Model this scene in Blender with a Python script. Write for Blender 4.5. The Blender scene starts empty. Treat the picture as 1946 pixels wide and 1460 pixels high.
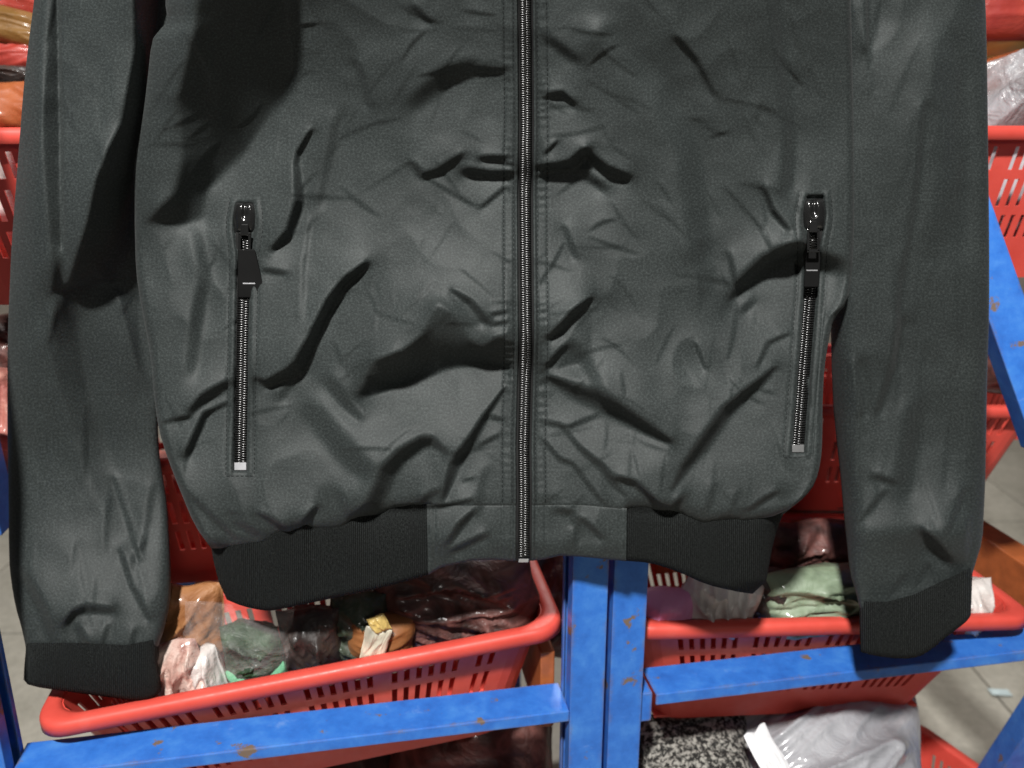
import bpy, bmesh, math, random
import numpy as np
from mathutils import Vector, Matrix, noise as mnoise

scene = bpy.context.scene
COL = scene.collection
random.seed(7)
RNG = np.random.default_rng(11)

# ------------------------------------------------------------------ camera
F_PX, PITCH = 1619.0, math.radians(16.7)
CAM = np.array([0.0, -0.66, 1.15])
cd = bpy.data.cameras.new('camera'); cam = bpy.data.objects.new('camera', cd); COL.objects.link(cam)
cam.location = CAM; cam.rotation_euler = (math.radians(90) - PITCH, 0, 0)
cd.sensor_width = 36.0; cd.lens = 36.0 * F_PX / 1946.0
cd.clip_start = 0.01; cd.clip_end = 60
cd.dof.use_dof = True; cd.dof.focus_distance = 0.67; cd.dof.aperture_fstop = 6.0
scene.camera = cam

# ------------------------------------------------------------------ light of the room
world = bpy.data.worlds.new('World'); scene.world = world; world.use_nodes = True
bg = world.node_tree.nodes['Background']
bg.inputs[0].default_value = (0.95, 0.98, 1.0, 1); bg.inputs[1].default_value = 0.026

def lamp(name, loc, target, size, power, color):
    l = bpy.data.lights.new(name, 'AREA'); l.shape = 'DISK'; l.size = size; l.energy = power; l.color = color
    o = bpy.data.objects.new(name, l); COL.objects.link(o); o.location = loc
    o.rotation_euler = (Vector(target) - Vector(loc)).to_track_quat('-Z', 'Y').to_euler()
    return o
lamp('ceiling_lamp', (-0.30, -1.52, 2.72), (0, 0, 0.8), 0.17, 116.0, (1.0, 0.985, 0.95))
lamp('front_fill_lamp', (0.9, -3.3, 2.1), (0.1, 0.1, 0.7), 0.5, 11.0, (1.0, 0.96, 0.9))  # low frontal fill, added to lift the goods shaded by the hem
lamp('rear_floor_fill', (0.2, 2.1, 2.75), (0.0, 1.0, 0.0), 0.5, 42.0, (1.0, 0.96, 0.9))  # unseen light added behind the racks to brighten the floor

scene.view_settings.view_transform = 'Standard'; scene.view_settings.look = 'None'
scene.view_settings.exposure = 0.0; scene.view_settings.gamma = 1.0

# ------------------------------------------------------------------ photo pixel -> place
FW = np.array([0, math.cos(PITCH), -math.sin(PITCH)]); UP = np.array([0, math.sin(PITCH), math.cos(PITCH)])
RT = np.array([1.0, 0, 0])
def ray(x, y):
    return RT * (x - 973) / F_PX + FW - UP * (y - 730) / F_PX
def on_y(x, y, Y):
    d = ray(x, y); return CAM + d * (Y - CAM[1]) / d[1]
def on_z(x, y, z):
    d = ray(x, y); return CAM + d * (z - CAM[2]) / d[2]
YAW = math.radians(10.2)                       # the rack runs away to the right
E1 = np.array([math.cos(YAW), math.sin(YAW), 0]); E2 = np.array([-math.sin(YAW), math.cos(YAW), 0])
P0 = on_y(1165, 1100, 0.065); P0[2] = 0        # foot of the gap between the two uprights
def rk(s, d, z): return P0 + E1 * s + E2 * d + np.array([0, 0, z])

# ------------------------------------------------------------------ helpers
def tag(o, label=None, cat=None, group=None, kind=None):
    if label: o['label'] = label
    if cat: o['category'] = cat
    if group: o['group'] = group
    if kind: o['kind'] = kind
    return o
def empty(name, loc=(0, 0, 0), rz=0):
    o = bpy.data.objects.new(name, None); COL.objects.link(o); o.location = loc; o.rotation_euler = (0, 0, rz)
    o.empty_display_size = 0.02
    return o
def mesh_obj(name, verts, faces, mat, parent=None, smooth=True, uv=None):
    me = bpy.data.meshes.new(name)
    me.from_pydata([tuple(v) for v in verts], [], faces)
    if smooth: me.polygons.foreach_set('use_smooth', [True] * len(me.polygons))
    if uv is not None:
        l = me.uv_layers.new(name='UVMap')
        vi = np.empty(len(me.loops), dtype=np.int32); me.loops.foreach_get('vertex_index', vi)
        l.data.foreach_set('uv', np.asarray(uv, dtype=np.float32)[vi].ravel())
    me.materials.append(mat); me.update()
    o = bpy.data.objects.new(name, me); COL.objects.link(o)
    if parent is not None:
        o.parent = parent
        if parent.parent is None: o.matrix_parent_inverse = parent.matrix_basis.inverted()   # parts are laid out in world space
    return o
def grid_faces(nu, nv, off=0, flip=False):
    i = np.arange(nv - 1)[:, None] * nu + np.arange(nu - 1)[None, :] + off
    q = np.stack([i, i + 1, i + nu + 1, i + nu], -1).reshape(-1, 4)
    if not flip: q = q[:, ::-1]
    return q.tolist()
def box_geo(x0, x1, y0, y1, z0, z1):
    v = [(x, y, z) for z in (z0, z1) for y in (y0, y1) for x in (x0, x1)]
    f = [(0, 2, 3, 1), (4, 5, 7, 6), (0, 1, 5, 4), (2, 6, 7, 3), (0, 4, 6, 2), (1, 3, 7, 5)]
    return v, f
def rackify(v): return [rk(*p) for p in v]
def bevel(o, w, seg=2):
    m = o.modifiers.new('bevel', 'BEVEL'); m.width = w; m.segments = seg; m.limit_method = 'ANGLE'
    return o
def extrude_profile(prof, a, b, u, w):
    """closed 2-D profile (list of (p,q)) along a->b, in the frame u,w"""
    a, b, u, w = map(np.asarray, (a, b, u, w)); n = len(prof)
    v = [a + u * p + w * q for p, q in prof] + [b + u * p + w * q for p, q in prof]
    f = [(i, (i + 1) % n, n + (i + 1) % n, n + i) for i in range(n)]
    f += [tuple(range(n))[::-1], tuple(range(n, 2 * n))]
    return v, f

# ------------------------------------------------------------------ materials
def new_mat(name):
    m = bpy.data.materials.new(name); m.use_nodes = True
    nt = m.node_tree; return m, nt, nt.nodes, nt.links, nt.nodes['Principled BSDF']
def add_noise(N, L, vec, scale, detail=3.0, rough=0.55, dist=0.0):
    n = N.new('ShaderNodeTexNoise'); n.inputs['Scale'].default_value = scale
    n.inputs['Detail'].default_value = detail; n.inputs['Roughness'].default_value = rough
    n.inputs['Distortion'].default_value = dist
    if vec is not None: L.new(vec, n.inputs['Vector'])
    return n
def ramp(N, L, fac, stops):
    r = N.new('ShaderNodeValToRGB'); L.new(fac, r.inputs[0])
    el = r.color_ramp.elements
    while len(el) < len(stops): el.new(0.5)
    for e, (p, c) in zip(el, stops):
        e.position = p; e.color = c if len(c) == 4 else (*c, 1)
    return r
def add_bump(N, L, b, height, strength, dist, prev=None):
    n = N.new('ShaderNodeBump'); n.inputs['Strength'].default_value = strength; n.inputs['Distance'].default_value = dist
    L.new(height, n.inputs['Height'])
    if prev is not None: L.new(prev.outputs[0], n.inputs['Normal'])
    L.new(n.outputs[0], b.inputs['Normal']); return n

def mat_nylon():
    m, nt, N, L, b = new_mat('black_nylon')
    uv = N.new('ShaderNodeTexCoord').outputs['UV']
    n1 = add_noise(N, L, uv, 230, 2, 0.7)
    n2 = add_noise(N, L, uv, 9, 3)
    mix = N.new('ShaderNodeMath'); mix.operation = 'MULTIPLY_ADD'
    L.new(n1.outputs[0], mix.inputs[0]); mix.inputs[1].default_value = 0.8
    sc = N.new('ShaderNodeMath'); sc.operation = 'MULTIPLY'; L.new(n2.outputs[0], sc.inputs[0]); sc.inputs[1].default_value = 0.2
    L.new(sc.outputs[0], mix.inputs[2])
    r = ramp(N, L, mix.outputs[0], [(0.28, (0.0070, 0.0097, 0.0094)), (0.5, (0.0190, 0.0242, 0.0236)), (0.72, (0.046, 0.0555, 0.0542))])
    L.new(r.outputs[0], b.inputs['Base Color'])
    b.inputs['Roughness'].default_value = 0.66; b.inputs['Specular IOR Level'].default_value = 0.44
    b.inputs['Sheen Weight'].default_value = 0.03; b.inputs['Sheen Roughness'].default_value = 0.5
    n3 = add_noise(N, L, uv, 26, 4, 0.6)
    bp = add_bump(N, L, b, n3.outputs[0], 0.06, 0.004)
    add_bump(N, L, b, n1.outputs[0], 0.25, 0.0007, bp)
    return m
def mat_rib():
    m, nt, N, L, b = new_mat('rib_knit')
    uv = N.new('ShaderNodeTexCoord').outputs['UV']
    w = N.new('ShaderNodeTexWave'); w.inputs['Scale'].default_value = 84; w.inputs['Distortion'].default_value = 0.5
    w.inputs['Detail'].default_value = 1; w.inputs['Detail Scale'].default_value = 2
    L.new(uv, w.inputs['Vector'])
    n1 = add_noise(N, L, uv, 260, 2, 0.7)
    r = ramp(N, L, n1.outputs[0], [(0.3, (0.010, 0.0115, 0.0112)), (0.7, (0.033, 0.037, 0.036))])
    L.new(r.outputs[0], b.inputs['Base Color'])
    b.inputs['Roughness'].default_value = 0.9; b.inputs['Specular IOR Level'].default_value = 0.15
    b.inputs['Sheen Weight'].default_value = 0.0
    bp = add_bump(N, L, b, w.outputs['Fac'], 1.0, 0.0022)
    add_bump(N, L, b, n1.outputs[0], 0.35, 0.0007, bp)
    return m
def mat_plain(name, col, rough=0.5, spec=0.5, metal=0.0, coat=0.0, bump=None):
    m, nt, N, L, b = new_mat(name)
    b.inputs['Base Color'].default_value = (*col, 1); b.inputs['Roughness'].default_value = rough
    b.inputs['Specular IOR Level'].default_value = spec; b.inputs['Metallic'].default_value = metal
    b.inputs['Coat Weight'].default_value = coat
    n = add_noise(N, L, N.new('ShaderNodeTexCoord').outputs['Object'], 60, 4)
    r = ramp(N, L, n.outputs[0], [(0.3, tuple(c * 0.8 for c in col)), (0.7, tuple(min(1, c * 1.15) for c in col))])
    L.new(r.outputs[0], b.inputs['Base Color'])
    if bump: add_bump(N, L, b, n.outputs[0], bump[0], bump[1])
    return m
def mat_red_plastic():
    m, nt, N, L, b = new_mat('red_plastic')
    oc = N.new('ShaderNodeTexCoord').outputs['Object']
    n = add_noise(N, L, oc, 14, 5, 0.6)
    r = ramp(N, L, n.outputs[0], [(0.3, (0.60, 0.062, 0.044)), (0.6, (0.70, 0.085, 0.062)), (0.8, (0.74, 0.13, 0.10))])
    L.new(r.outputs[0], b.inputs['Base Color'])
    n2 = add_noise(N, L, oc, 90, 4, 0.7)
    rr = ramp(N, L, n2.outputs[0], [(0.3, (0.38,) * 3), (0.75, (0.62,) * 3)]); L.new(rr.outputs[0], b.inputs['Roughness'])
    b.inputs['Specular IOR Level'].default_value = 0.5
    b.inputs['Subsurface Weight'].default_value = 0.0
    add_bump(N, L, b, n.outputs[0], 0.15, 0.002)
    return m
def mat_blue_paint():
    m, nt, N, L, b = new_mat('chipped_blue_paint')
    oc = N.new('ShaderNodeTexCoord').outputs['Object']
    n = add_noise(N, L, oc, 40, 6, 0.65)
    base = ramp(N, L, n.outputs[0], [(0.25, (0.020, 0.11, 0.44)), (0.5, (0.032, 0.165, 0.58)), (0.8, (0.07, 0.25, 0.66))])
    # pale scuffs stretched along the metal
    mp = N.new('ShaderNodeMapping'); mp.inputs['Scale'].default_value = (30, 30, 90); L.new(oc, mp.inputs[0])
    n2 = add_noise(N, L, mp.outputs[0], 1.0, 5, 0.7)
    sc = ramp(N, L, n2.outputs[0], [(0.64, (0, 0, 0)), (0.74, (0.55, 0.55, 0.55))])
    m1 = N.new('ShaderNodeMixRGB'); L.new(sc.outputs[0], m1.inputs[0]); L.new(base.outputs[0], m1.inputs[1])
    m1.inputs[2].default_value = (0.16, 0.30, 0.66, 1)
    # rust where the edges were knocked
    geo = N.new('ShaderNodeNewGeometry')
    bev = N.new('ShaderNodeBevel'); bev.samples = 4; bev.inputs['Radius'].default_value = 0.006
    dot = N.new('ShaderNodeVectorMath'); dot.operation = 'DOT_PRODUCT'
    L.new(bev.outputs[0], dot.inputs[0]); L.new(geo.outputs['Normal'], dot.inputs[1])
    inv = N.new('ShaderNodeMath'); inv.operation = 'SUBTRACT'; inv.inputs[0].default_value = 1.0; L.new(dot.outputs['Value'], inv.inputs[1])
    n3 = add_noise(N, L, oc, 30, 6, 0.62)
    mul = N.new('ShaderNodeMath'); mul.operation = 'MULTIPLY_ADD'
    L.new(inv.outputs[0], mul.inputs[0]); mul.inputs[1].default_value = 0.55; L.new(n3.outputs[0], mul.inputs[2])
    ru = ramp(N, L, mul.outputs[0], [(0.63, (0, 0, 0)), (0.665, (1, 1, 1))])
    m2 = N.new('ShaderNodeMixRGB'); L.new(ru.outputs[0], m2.inputs[0]); L.new(m1.outputs[0], m2.inputs[1])
    m2.inputs[2].default_value = (0.17, 0.12, 0.09, 1)
    L.new(m2.outputs[0], b.inputs['Base Color'])
    rr = ramp(N, L, n2.outputs[0], [(0.3, (0.33,) * 3), (0.7, (0.55,) * 3)]); L.new(rr.outputs[0], b.inputs['Roughness'])
    add_bump(N, L, b, n.outputs[0], 0.12, 0.002)
    return m
def mat_pack(name, cols, scale=9.0, coat=0.7, bump=0.5, fine=None):
    """goods seen through creased clear film"""
    m, nt, N, L, b = new_mat(name)
    oc = N.new('ShaderNodeTexCoord').outputs['Object']
    n = add_noise(N, L, oc, scale * 3, 3, 0.5, 0.6)
    k = len(cols)
    r = ramp(N, L, n.outputs[0], [(0.3 + 0.4 * i / max(1, k - 1), c) for i, c in enumerate(cols)])
    L.new(r.outputs[0], b.inputs['Base Color'])
    b.inputs['Roughness'].default_value = 0.6; b.inputs['Coat Weight'].default_value = coat * 0.7; b.inputs['Coat Roughness'].default_value = 0.15
    v = N.new('ShaderNodeTexVoronoi'); v.feature = 'DISTANCE_TO_EDGE'; v.inputs['Scale'].default_value = 24
    wn = add_noise(N, L, oc, 18, 4, 0.6)
    mp = N.new('ShaderNodeMixRGB'); mp.blend_type = 'ADD'; mp.inputs[0].default_value = 0.18
    L.new(oc, mp.inputs[1]); L.new(wn.outputs['Color'], mp.inputs[2]); L.new(mp.outputs[0], v.inputs['Vector'])
    n4 = add_noise(N, L, oc, 30, 4, 0.6, 1.5)
    bp = add_bump(N, L, b, v.outputs[0], bump * 0.25, 0.006)
    add_bump(N, L, b, n4.outputs[0], bump * 0.7, 0.012, bp)
    return m
def mat_film(name, col=(0.85, 0.85, 0.86), alpha=0.35):
    m, nt, N, L, b = new_mat(name)
    oc = N.new('ShaderNodeTexCoord').outputs['Object']
    b.inputs['Base Color'].default_value = (*col, 1); b.inputs['Roughness'].default_value = 0.22
    n = add_noise(N, L, oc, 24, 5, 0.6, 1.0)
    r = ramp(N, L, n.outputs[0], [(0.35, (alpha * 0.6,) * 3), (0.7, (min(1, alpha * 1.7),) * 3)])
    L.new(r.outputs[0], b.inputs['Alpha'])
    add_bump(N, L, b, n.outputs[0], 0.6, 0.02)
    return m

NYLON, RIB = mat_nylon(), mat_rib()
TAPE = mat_plain('zip_tape', (0.012, 0.012, 0.012), 0.8, 0.2)
TEETH = mat_plain('black_zip_teeth', (0.006, 0.006, 0.006), 0.22, 0.6)
GUNMETAL = mat_plain('black_gloss_metal', (0.012, 0.012, 0.012), 0.16, 0.9)
PULLTAB = mat_plain('matt_black_tab', (0.005, 0.005, 0.005), 0.75, 0.15)
STEEL = mat_plain('bright_zip_stop', (0.55, 0.55, 0.57), 0.3, 0.6, 0.6)
DULLSTOP = mat_plain('dull_zip_stop', (0.11, 0.11, 0.11), 0.45, 0.5)
THREAD = mat_plain('black_thread', (0.012, 0.014, 0.014), 0.75, 0.2)
RED, BLUE = mat_red_plastic(), mat_blue_paint()
ORANGE = mat_plain('orange_painted_board', (0.38, 0.105, 0.03), 0.5, 0.4, bump=(0.2, 0.003))

# ------------------------------------------------------------------ floor and what stands behind
def mat_floor():
    m, nt, N, L, b = new_mat('grey_floor_tiles')
    oc = N.new('ShaderNodeTexCoord').outputs['Object']
    n = add_noise(N, L, oc, 6, 6, 0.65)
    r = ramp(N, L, n.outputs[0], [(0.3, (0.42, 0.40, 0.34)), (0.7, (0.58, 0.55, 0.48))])
    n2 = add_noise(N, L, oc, 60, 4, 0.7)
    mx = N.new('ShaderNodeMixRGB'); mx.blend_type = 'MULTIPLY'; mx.inputs[0].default_value = 0.5
    L.new(r.outputs[0], mx.inputs[1]); L.new(n2.outputs[0], mx.inputs[2])
    L.new(mx.outputs[0], b.inputs['Base Color']); b.inputs['Roughness'].default_value = 0.45
    add_bump(N, L, b, n2.outputs[0], 0.1, 0.002)
    return m
FLOOR = mat_floor()
v, f = box_geo(-8, 8, -4, 8, -0.05, 0.0)
fl = mesh_obj('floor', v, f, mat_plain('floor_joint', (0.09, 0.085, 0.075), 0.8), smooth=False); tag(fl, kind='structure')
tile_me = None
for i in range(-3, 4):
    for j in range(-1, 6):
        if tile_me is None:
            v, f = box_geo(-0.297, 0.297, -0.297, 0.297, 0.0, 0.006)
            o = mesh_obj('floor_tile', v, f, FLOOR, fl, smooth=False); tile_me = o.data
        else:
            o = bpy.data.objects.new('floor_tile', tile_me); COL.objects.link(o); o.parent = fl
        o.location = (i * 0.6 + 0.12, j * 0.6 + 0.2, 0.0)
# ---- the dim end wall of the stall
v, f = box_geo(-4, 4, 2.6, 2.75, 0.0, 3.2)
tag(mesh_obj('back_wall', v, f, mat_plain('dim_wall', (0.30, 0.26, 0.22), 0.9), smooth=False), kind='structure')

# ------------------------------------------------------------------ blue racks
def upright(parent, s0, s1, d0, d1, z0, z1, slot):
    """folded steel channel with a slot down one side; slot = -1 left, 1 right"""
    t = 0.0022; a, b = (s0, s1) if slot < 0 else (s1, s0); q = t if slot < 0 else -t
    m1, m2 = d0 + (d1 - d0) * 0.43, d0 + (d1 - d0) * 0.83
    prof = [(a, m1), (a, d0), (b, d0), (b, d1), (a, d1), (a, m2), (a + q, m2), (a + q, d1 - t), (b - q, d1 - t), (b - q, d0 + t), (a + q, d0 + t), (a + q, m1)]
    if slot > 0: prof = prof[::-1]
    vv, ff = extrude_profile(prof, P0 + np.array([0, 0, z0]), P0 + np.array([0, 0, z1]), E1, E2)
    return bevel(mesh_obj('upright', vv, ff, BLUE, parent, smooth=False), 0.0009, 2)
def angle_beam(parent, s0, s1, d0, d1, ztop, lip):
    t = 0.003
    prof = [(d0, ztop), (d1, ztop), (d1, ztop - t), (d0 + t, ztop - t), (d0 + t, ztop - lip), (d0, ztop - lip)]
    vv, ff = extrude_profile(prof, P0 + E1 * s0, P0 + E1 * s1, E2, (0, 0, 1))
    return bevel(mesh_obj('beam', vv, ff, BLUE, parent, smooth=False), 0.0012, 2)
def bar(name, parent, a, b, w, h, mat, upv=(0, 0, 1)):
    a, b = np.asarray(a, float), np.asarray(b, float); d = (b - a) / np.linalg.norm(b - a)
    u = np.cross(d, upv); u /= np.linalg.norm(u); q = np.cross(u, d)
    vv, ff = extrude_profile([(-w / 2, -h / 2), (w / 2, -h / 2), (w / 2, h / 2), (-w / 2, h / 2)], a, b, u, q)
    return bevel(mesh_obj(name, vv, ff, mat, parent, smooth=False), 0.0015, 2)
def rbox(name, parent, s0, s1, d0, d1, z0, z1, mat, bv=0.002):
    vv, ff = box_geo(s0, s1, d0, d1, z0, z1)
    return bevel(mesh_obj(name, rackify(vv), ff, mat, parent, smooth=False), bv, 2)

rackL = empty('display_rack', rk(-0.3, 0.2, 0))
tag(rackL, 'chipped blue steel rack left of the paired uprights, its beam crossing bottom left', 'rack')
rackR = empty('display_rack', rk(0.3, 0.2, 0))
tag(rackR, 'blue steel rack right of the paired uprights, its beam under the right cuff', 'rack')
upright(rackL, -0.0395, -0.0045, 0.0, 0.040, 0.0, 1.95, -1)
upright(rackL, -0.600, -0.555, 0.0, 0.040, 0.0, 1.95, 1)
angle_beam(rackL, -0.5545, -0.0398, 0.0, 0.047, 0.595, 0.0125)
upright(rackR, 0.0030, 0.0375, 0.006, 0.046, 0.0, 1.95, 1)
upright(rackR, 0.640, 0.680, 0.006, 0.046, 0.0, 1.95, -1)
angle_beam(rackR, 0.052, 0.6395, 0.004, 0.050, 0.599, 0.013)
rbox('bracket', rackR, 0.0378, 0.0515, 0.014, 0.042, 0.560, 0.594, BLUE, 0.001)
for rack, s in ((rackL, -0.58), (rackL, -0.03), (rackR, 0.02), (rackR, 0.66)):
    vv, ff = box_geo(s - 0.018, s + 0.018, 0.66, 0.70, 0.0, 1.95)
    bevel(mesh_obj('rear_upright', rackify(vv), ff, BLUE, rack, smooth=False), 0.002)
# depth rails and boards that carry the baskets
for rack, s0, s1 in ((rackL, -0.50, -0.47), (rackL, -0.14, -0.11), (rackR, 0.12, 0.15), (rackR, 0.34, 0.37)):
    rbox('shelf_board', rack, s0, s1, 0.170, 0.66, 0.454, 0.474, ORANGE)
    rbox('shelf_board', rack, s0, s1, 0.20, 0.66, 0.620, 0.636, ORANGE)
    rbox('shelf_board', rack, s0, s1, 0.14, 0.66, 0.962, 0.980, ORANGE)
    rbox('shelf_board', rack, s0, s1, 0.06, 0.66, 0.115, 0.130, ORANGE)
rbox('side_board', rackL, -0.058, -0.0425, 0.054, 0.655, 0.535, 0.628, ORANGE)
rbox('side_board', rackR, 0.585, 0.625, 0.05, 0.655, 0.560, 0.622, ORANGE)
for rack, sa, sb in ((rackL, -0.60, -0.012), (rackR, 0.0, 0.68)):
    for z in (0.10, 0.425, 0.603, 0.945):
        rbox('cross_rail', rack, sa, sb, 0.62, 0.65, z, z + 0.014, BLUE, 0.001)
for rack, sa, sb in ((rackL, -0.554, -0.0405), (rackR, 0.0385, 0.639)):
    rbox('cross_rail', rack, sa, sb, 0.060, 0.085, 0.096, 0.114, BLUE, 0.001)
    rbox('cross_rail', rack, sa, sb - (0.15 if sb > 0.3 else 0), 0.26, 0.285, 0.435, 0.4535, BLUE, 0.001)
bar('brace', rackR, on_y(1790, 278, 0.24), on_y(1990, 840, 0.17), 0.042, 0.026, BLUE, (0, -1, 0.25))
bar('brace', rackR, on_y(2040, 1262, 0.20), on_y(1858, 1530, 0.30), 0.034, 0.034, BLUE, (0, -1, 0.3))
bar('brace', rackL, on_y(-60, 800, 0.18), on_y(-10, 1000, 0.20), 0.035, 0.035, BLUE, (0, -1, 0.3))

# ------------------------------------------------------------------ red baskets
def basket(label, fl, yaw, Lx, Dy, zrim, H, taper=0.028, group='red slotted plastic baskets', lean=0.0):
    base = empty('plastic_basket', (fl[0], fl[1], zrim - H), yaw)
    if lean:                                   # one end dropped: keep the rim corner where it is
        base.rotation_euler = (0, -lean, yaw)
        base.location = Vector((fl[0], fl[1], zrim)) - base.rotation_euler.to_matrix() @ Vector((0, 0, H))
    tag(base, label, 'basket', group)
    R = 0.032
    def perim(inset):
        pts = []
        x0, x1, y0, y1 = inset, Lx - inset, inset, Dy - inset
        cs = [((x0 + R, y0 + R), math.pi, 1.5 * math.pi), ((x1 - R, y0 + R), 1.5 * math.pi, 2 * math.pi),
              ((x1 - R, y1 - R), 0, 0.5 * math.pi), ((x0 + R, y1 - R), 0.5 * math.pi, math.pi)]
        return cs
    def stations(inset):
        out = []           # (x, y, slot_follows)
        cs = perim(inset)
        for k in range(4):
            (cx, cy), a0, a1 = cs[k]
            for j in range(6):
                a = a0 + (a1 - a0) * j / 5; out.append((cx + R * math.cos(a), cy + R * math.sin(a), False))
            (nx, ny), b0, _ = cs[(k + 1) % 4]
            p = np.array(out[-1][:2]); q = np.array([nx + R * math.cos(b0), ny + R * math.sin(b0)])
            ln0 = (Lx if k % 2 == 0 else Dy) - 2 * 0.012 - 2 * R           # slots placed by the length at the rim
            ncol = int((ln0 - 0.006) / 0.0132)
            for c in range(ncol):
                if c % 7 == 6: continue
                a = (0.006 + c * 0.0132 + 0.0036) / ln0; b = a + 0.0062 / ln0
                pa, pb = p + (q - p) * a, p + (q - p) * b
                out.append((pa[0], pa[1], True)); out.append((pb[0], pb[1], False))
        return out
    levels = [0.003, 0.0205, 0.046, 0.056, 0.086, 0.096, 0.122, H - 0.012, H]
    slot_rows = {1, 3, 5}
    rows = []
    for zl in levels:
        rows.append(stations(0.012 + taper * zl / H))
    n = len(rows[0]); verts = []; faces = []
    for zl, r in zip(levels, rows):
        for x, y, s in r: verts.append((x, y, H - zl))
    for k in range(len(levels) - 1):
        for i in range(n):
            if k in slot_rows and rows[0][i][2]: continue
            j = (i + 1) % n
            faces.append((k * n + i, (k + 1) * n + i, (k + 1) * n + j, k * n + j))
    M = Matrix.Translation(base.location) @ Matrix.Rotation(yaw, 4, 'Z')
    def put(name, vs, fs, smooth=True):
        o = mesh_obj(name, vs, fs, RED, None, smooth); o.parent = base; return o
    w = put('slotted_wall', verts, faces, False)
    sm = w.modifiers.new('thick', 'SOLIDIFY'); sm.thickness = 0.0024; sm.offset = 0
    # rolled rim
    prof = [(0.0135, -0.005), (0.0125, -0.0008), (0.009, 0.0008), (0.001, 0.0008), (-0.0018, -0.0008), (-0.0030, -0.004), (-0.0036, -0.0135), (-0.0018, -0.0138), (-0.0004, -0.004), (0.010, -0.0035)]
    vs, fs = [], []; np_ = len(prof)
    ring0 = None
    for pi, (off, z) in enumerate(prof):
        cs = perim(off)
        ring = []
        for k in range(4):
            (cx, cy), a0, a1 = cs[k]
            for j in range(9):
                a = a0 + (a1 - a0) * j / 8; ring.append((cx + R * math.cos(a), cy + R * math.sin(a), H + z))
        vs += ring
    nr = 36
    for pi in range(np_):
        for i in range(nr):
            j = (i + 1) % nr; p2 = (pi + 1) % np_
            fs.append((pi * nr + i, pi * nr + j, p2 * nr + j, p2 * nr + i))
    put('rim', vs, fs)
    ins = 0.012 + taper + 0.001
    vv, ff = box_geo(ins, Lx - ins, ins, Dy - ins, 0.0, 0.003)
    put('basket_floor', vv, ff, False)
    return base
def front_from(a, b, z):
    pa, pb = on_z(*a, z), on_z(*b, z); d = pb - pa
    return pa, math.atan2(d[1], d[0]), float(np.hypot(d[0], d[1]))
pA, pB = on_z(62, 1384, 0.622), on_z(1070, 1188, 0.672)
dAB = pB - pA; pL, aL, lL = pA, math.atan2(dAB[1], dAB[0]), float(np.linalg.norm(dAB))
basket('red basket full of bagged goods below the left half of the hem', pA, aL, lL, 0.20, 0.622, 0.160, taper=0.05, lean=math.asin(dAB[2] / lL))
pA2, pB2 = on_z(1196, 1192, 0.660), on_z(1972, 1173, 0.628)
dAB = pB2 - pA2; pR, aR, lR = pA2, math.atan2(dAB[1], dAB[0]), float(np.linalg.norm(dAB))
basket('red basket with pink, white and green bags, right of the paired uprights', pA2, aR, lR, 0.27, 0.660, 0.165, taper=0.055, lean=math.asin(dAB[2] / lR))
pm = on_y(2022, 785, 0.376)
basket('red basket seen between the hem and the right sleeve', pm - np.array([0.52, 0, 0]), 0.0, 0.52, 0.27, 0.808, 0.170, taper=0.045)
pm2 = on_y(2040, 716, 0.68)
basket('red basket further back, its rim just above the one beside the right sleeve', pm2 - np.array([0.52, 0, 0]), 0.0, 0.52, 0.22, float(pm2[2]), 0.125)
pq = rk(-0.60, 0.215, 0)
basket('red basket glimpsed between the left sleeve and the rib hem', pq, YAW - 0.02, 0.52, 0.33, 0.806, 0.168)
basket('red basket at the upper right edge with a grey bag on top', rk(0.07, 0.165, 0), YAW - 0.05, 0.56, 0.33, 1.152, 0.170)
basket('red basket at the upper left edge beside the left sleeve', rk(-0.640, 0.185, 0), YAW, 0.54, 0.33, 1.150, 0.170)
pb = rk(0.560, 0.262, 0); ab = YAW + math.radians(16)
ux = np.array([math.cos(ab), math.sin(ab), 0]); uy = np.array([-math.sin(ab), math.cos(ab), 0])
basket('red basket on the lowest shelf holding a grey bag', pb - ux * 0.50 - uy * 0.24, ab, 0.50, 0.24, 0.302, 0.170)
basket('red basket on the lowest shelf below the left beam', rk(-0.54, 0.10, 0), YAW, 0.49, 0.30, 0.302, 0.170)
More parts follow.
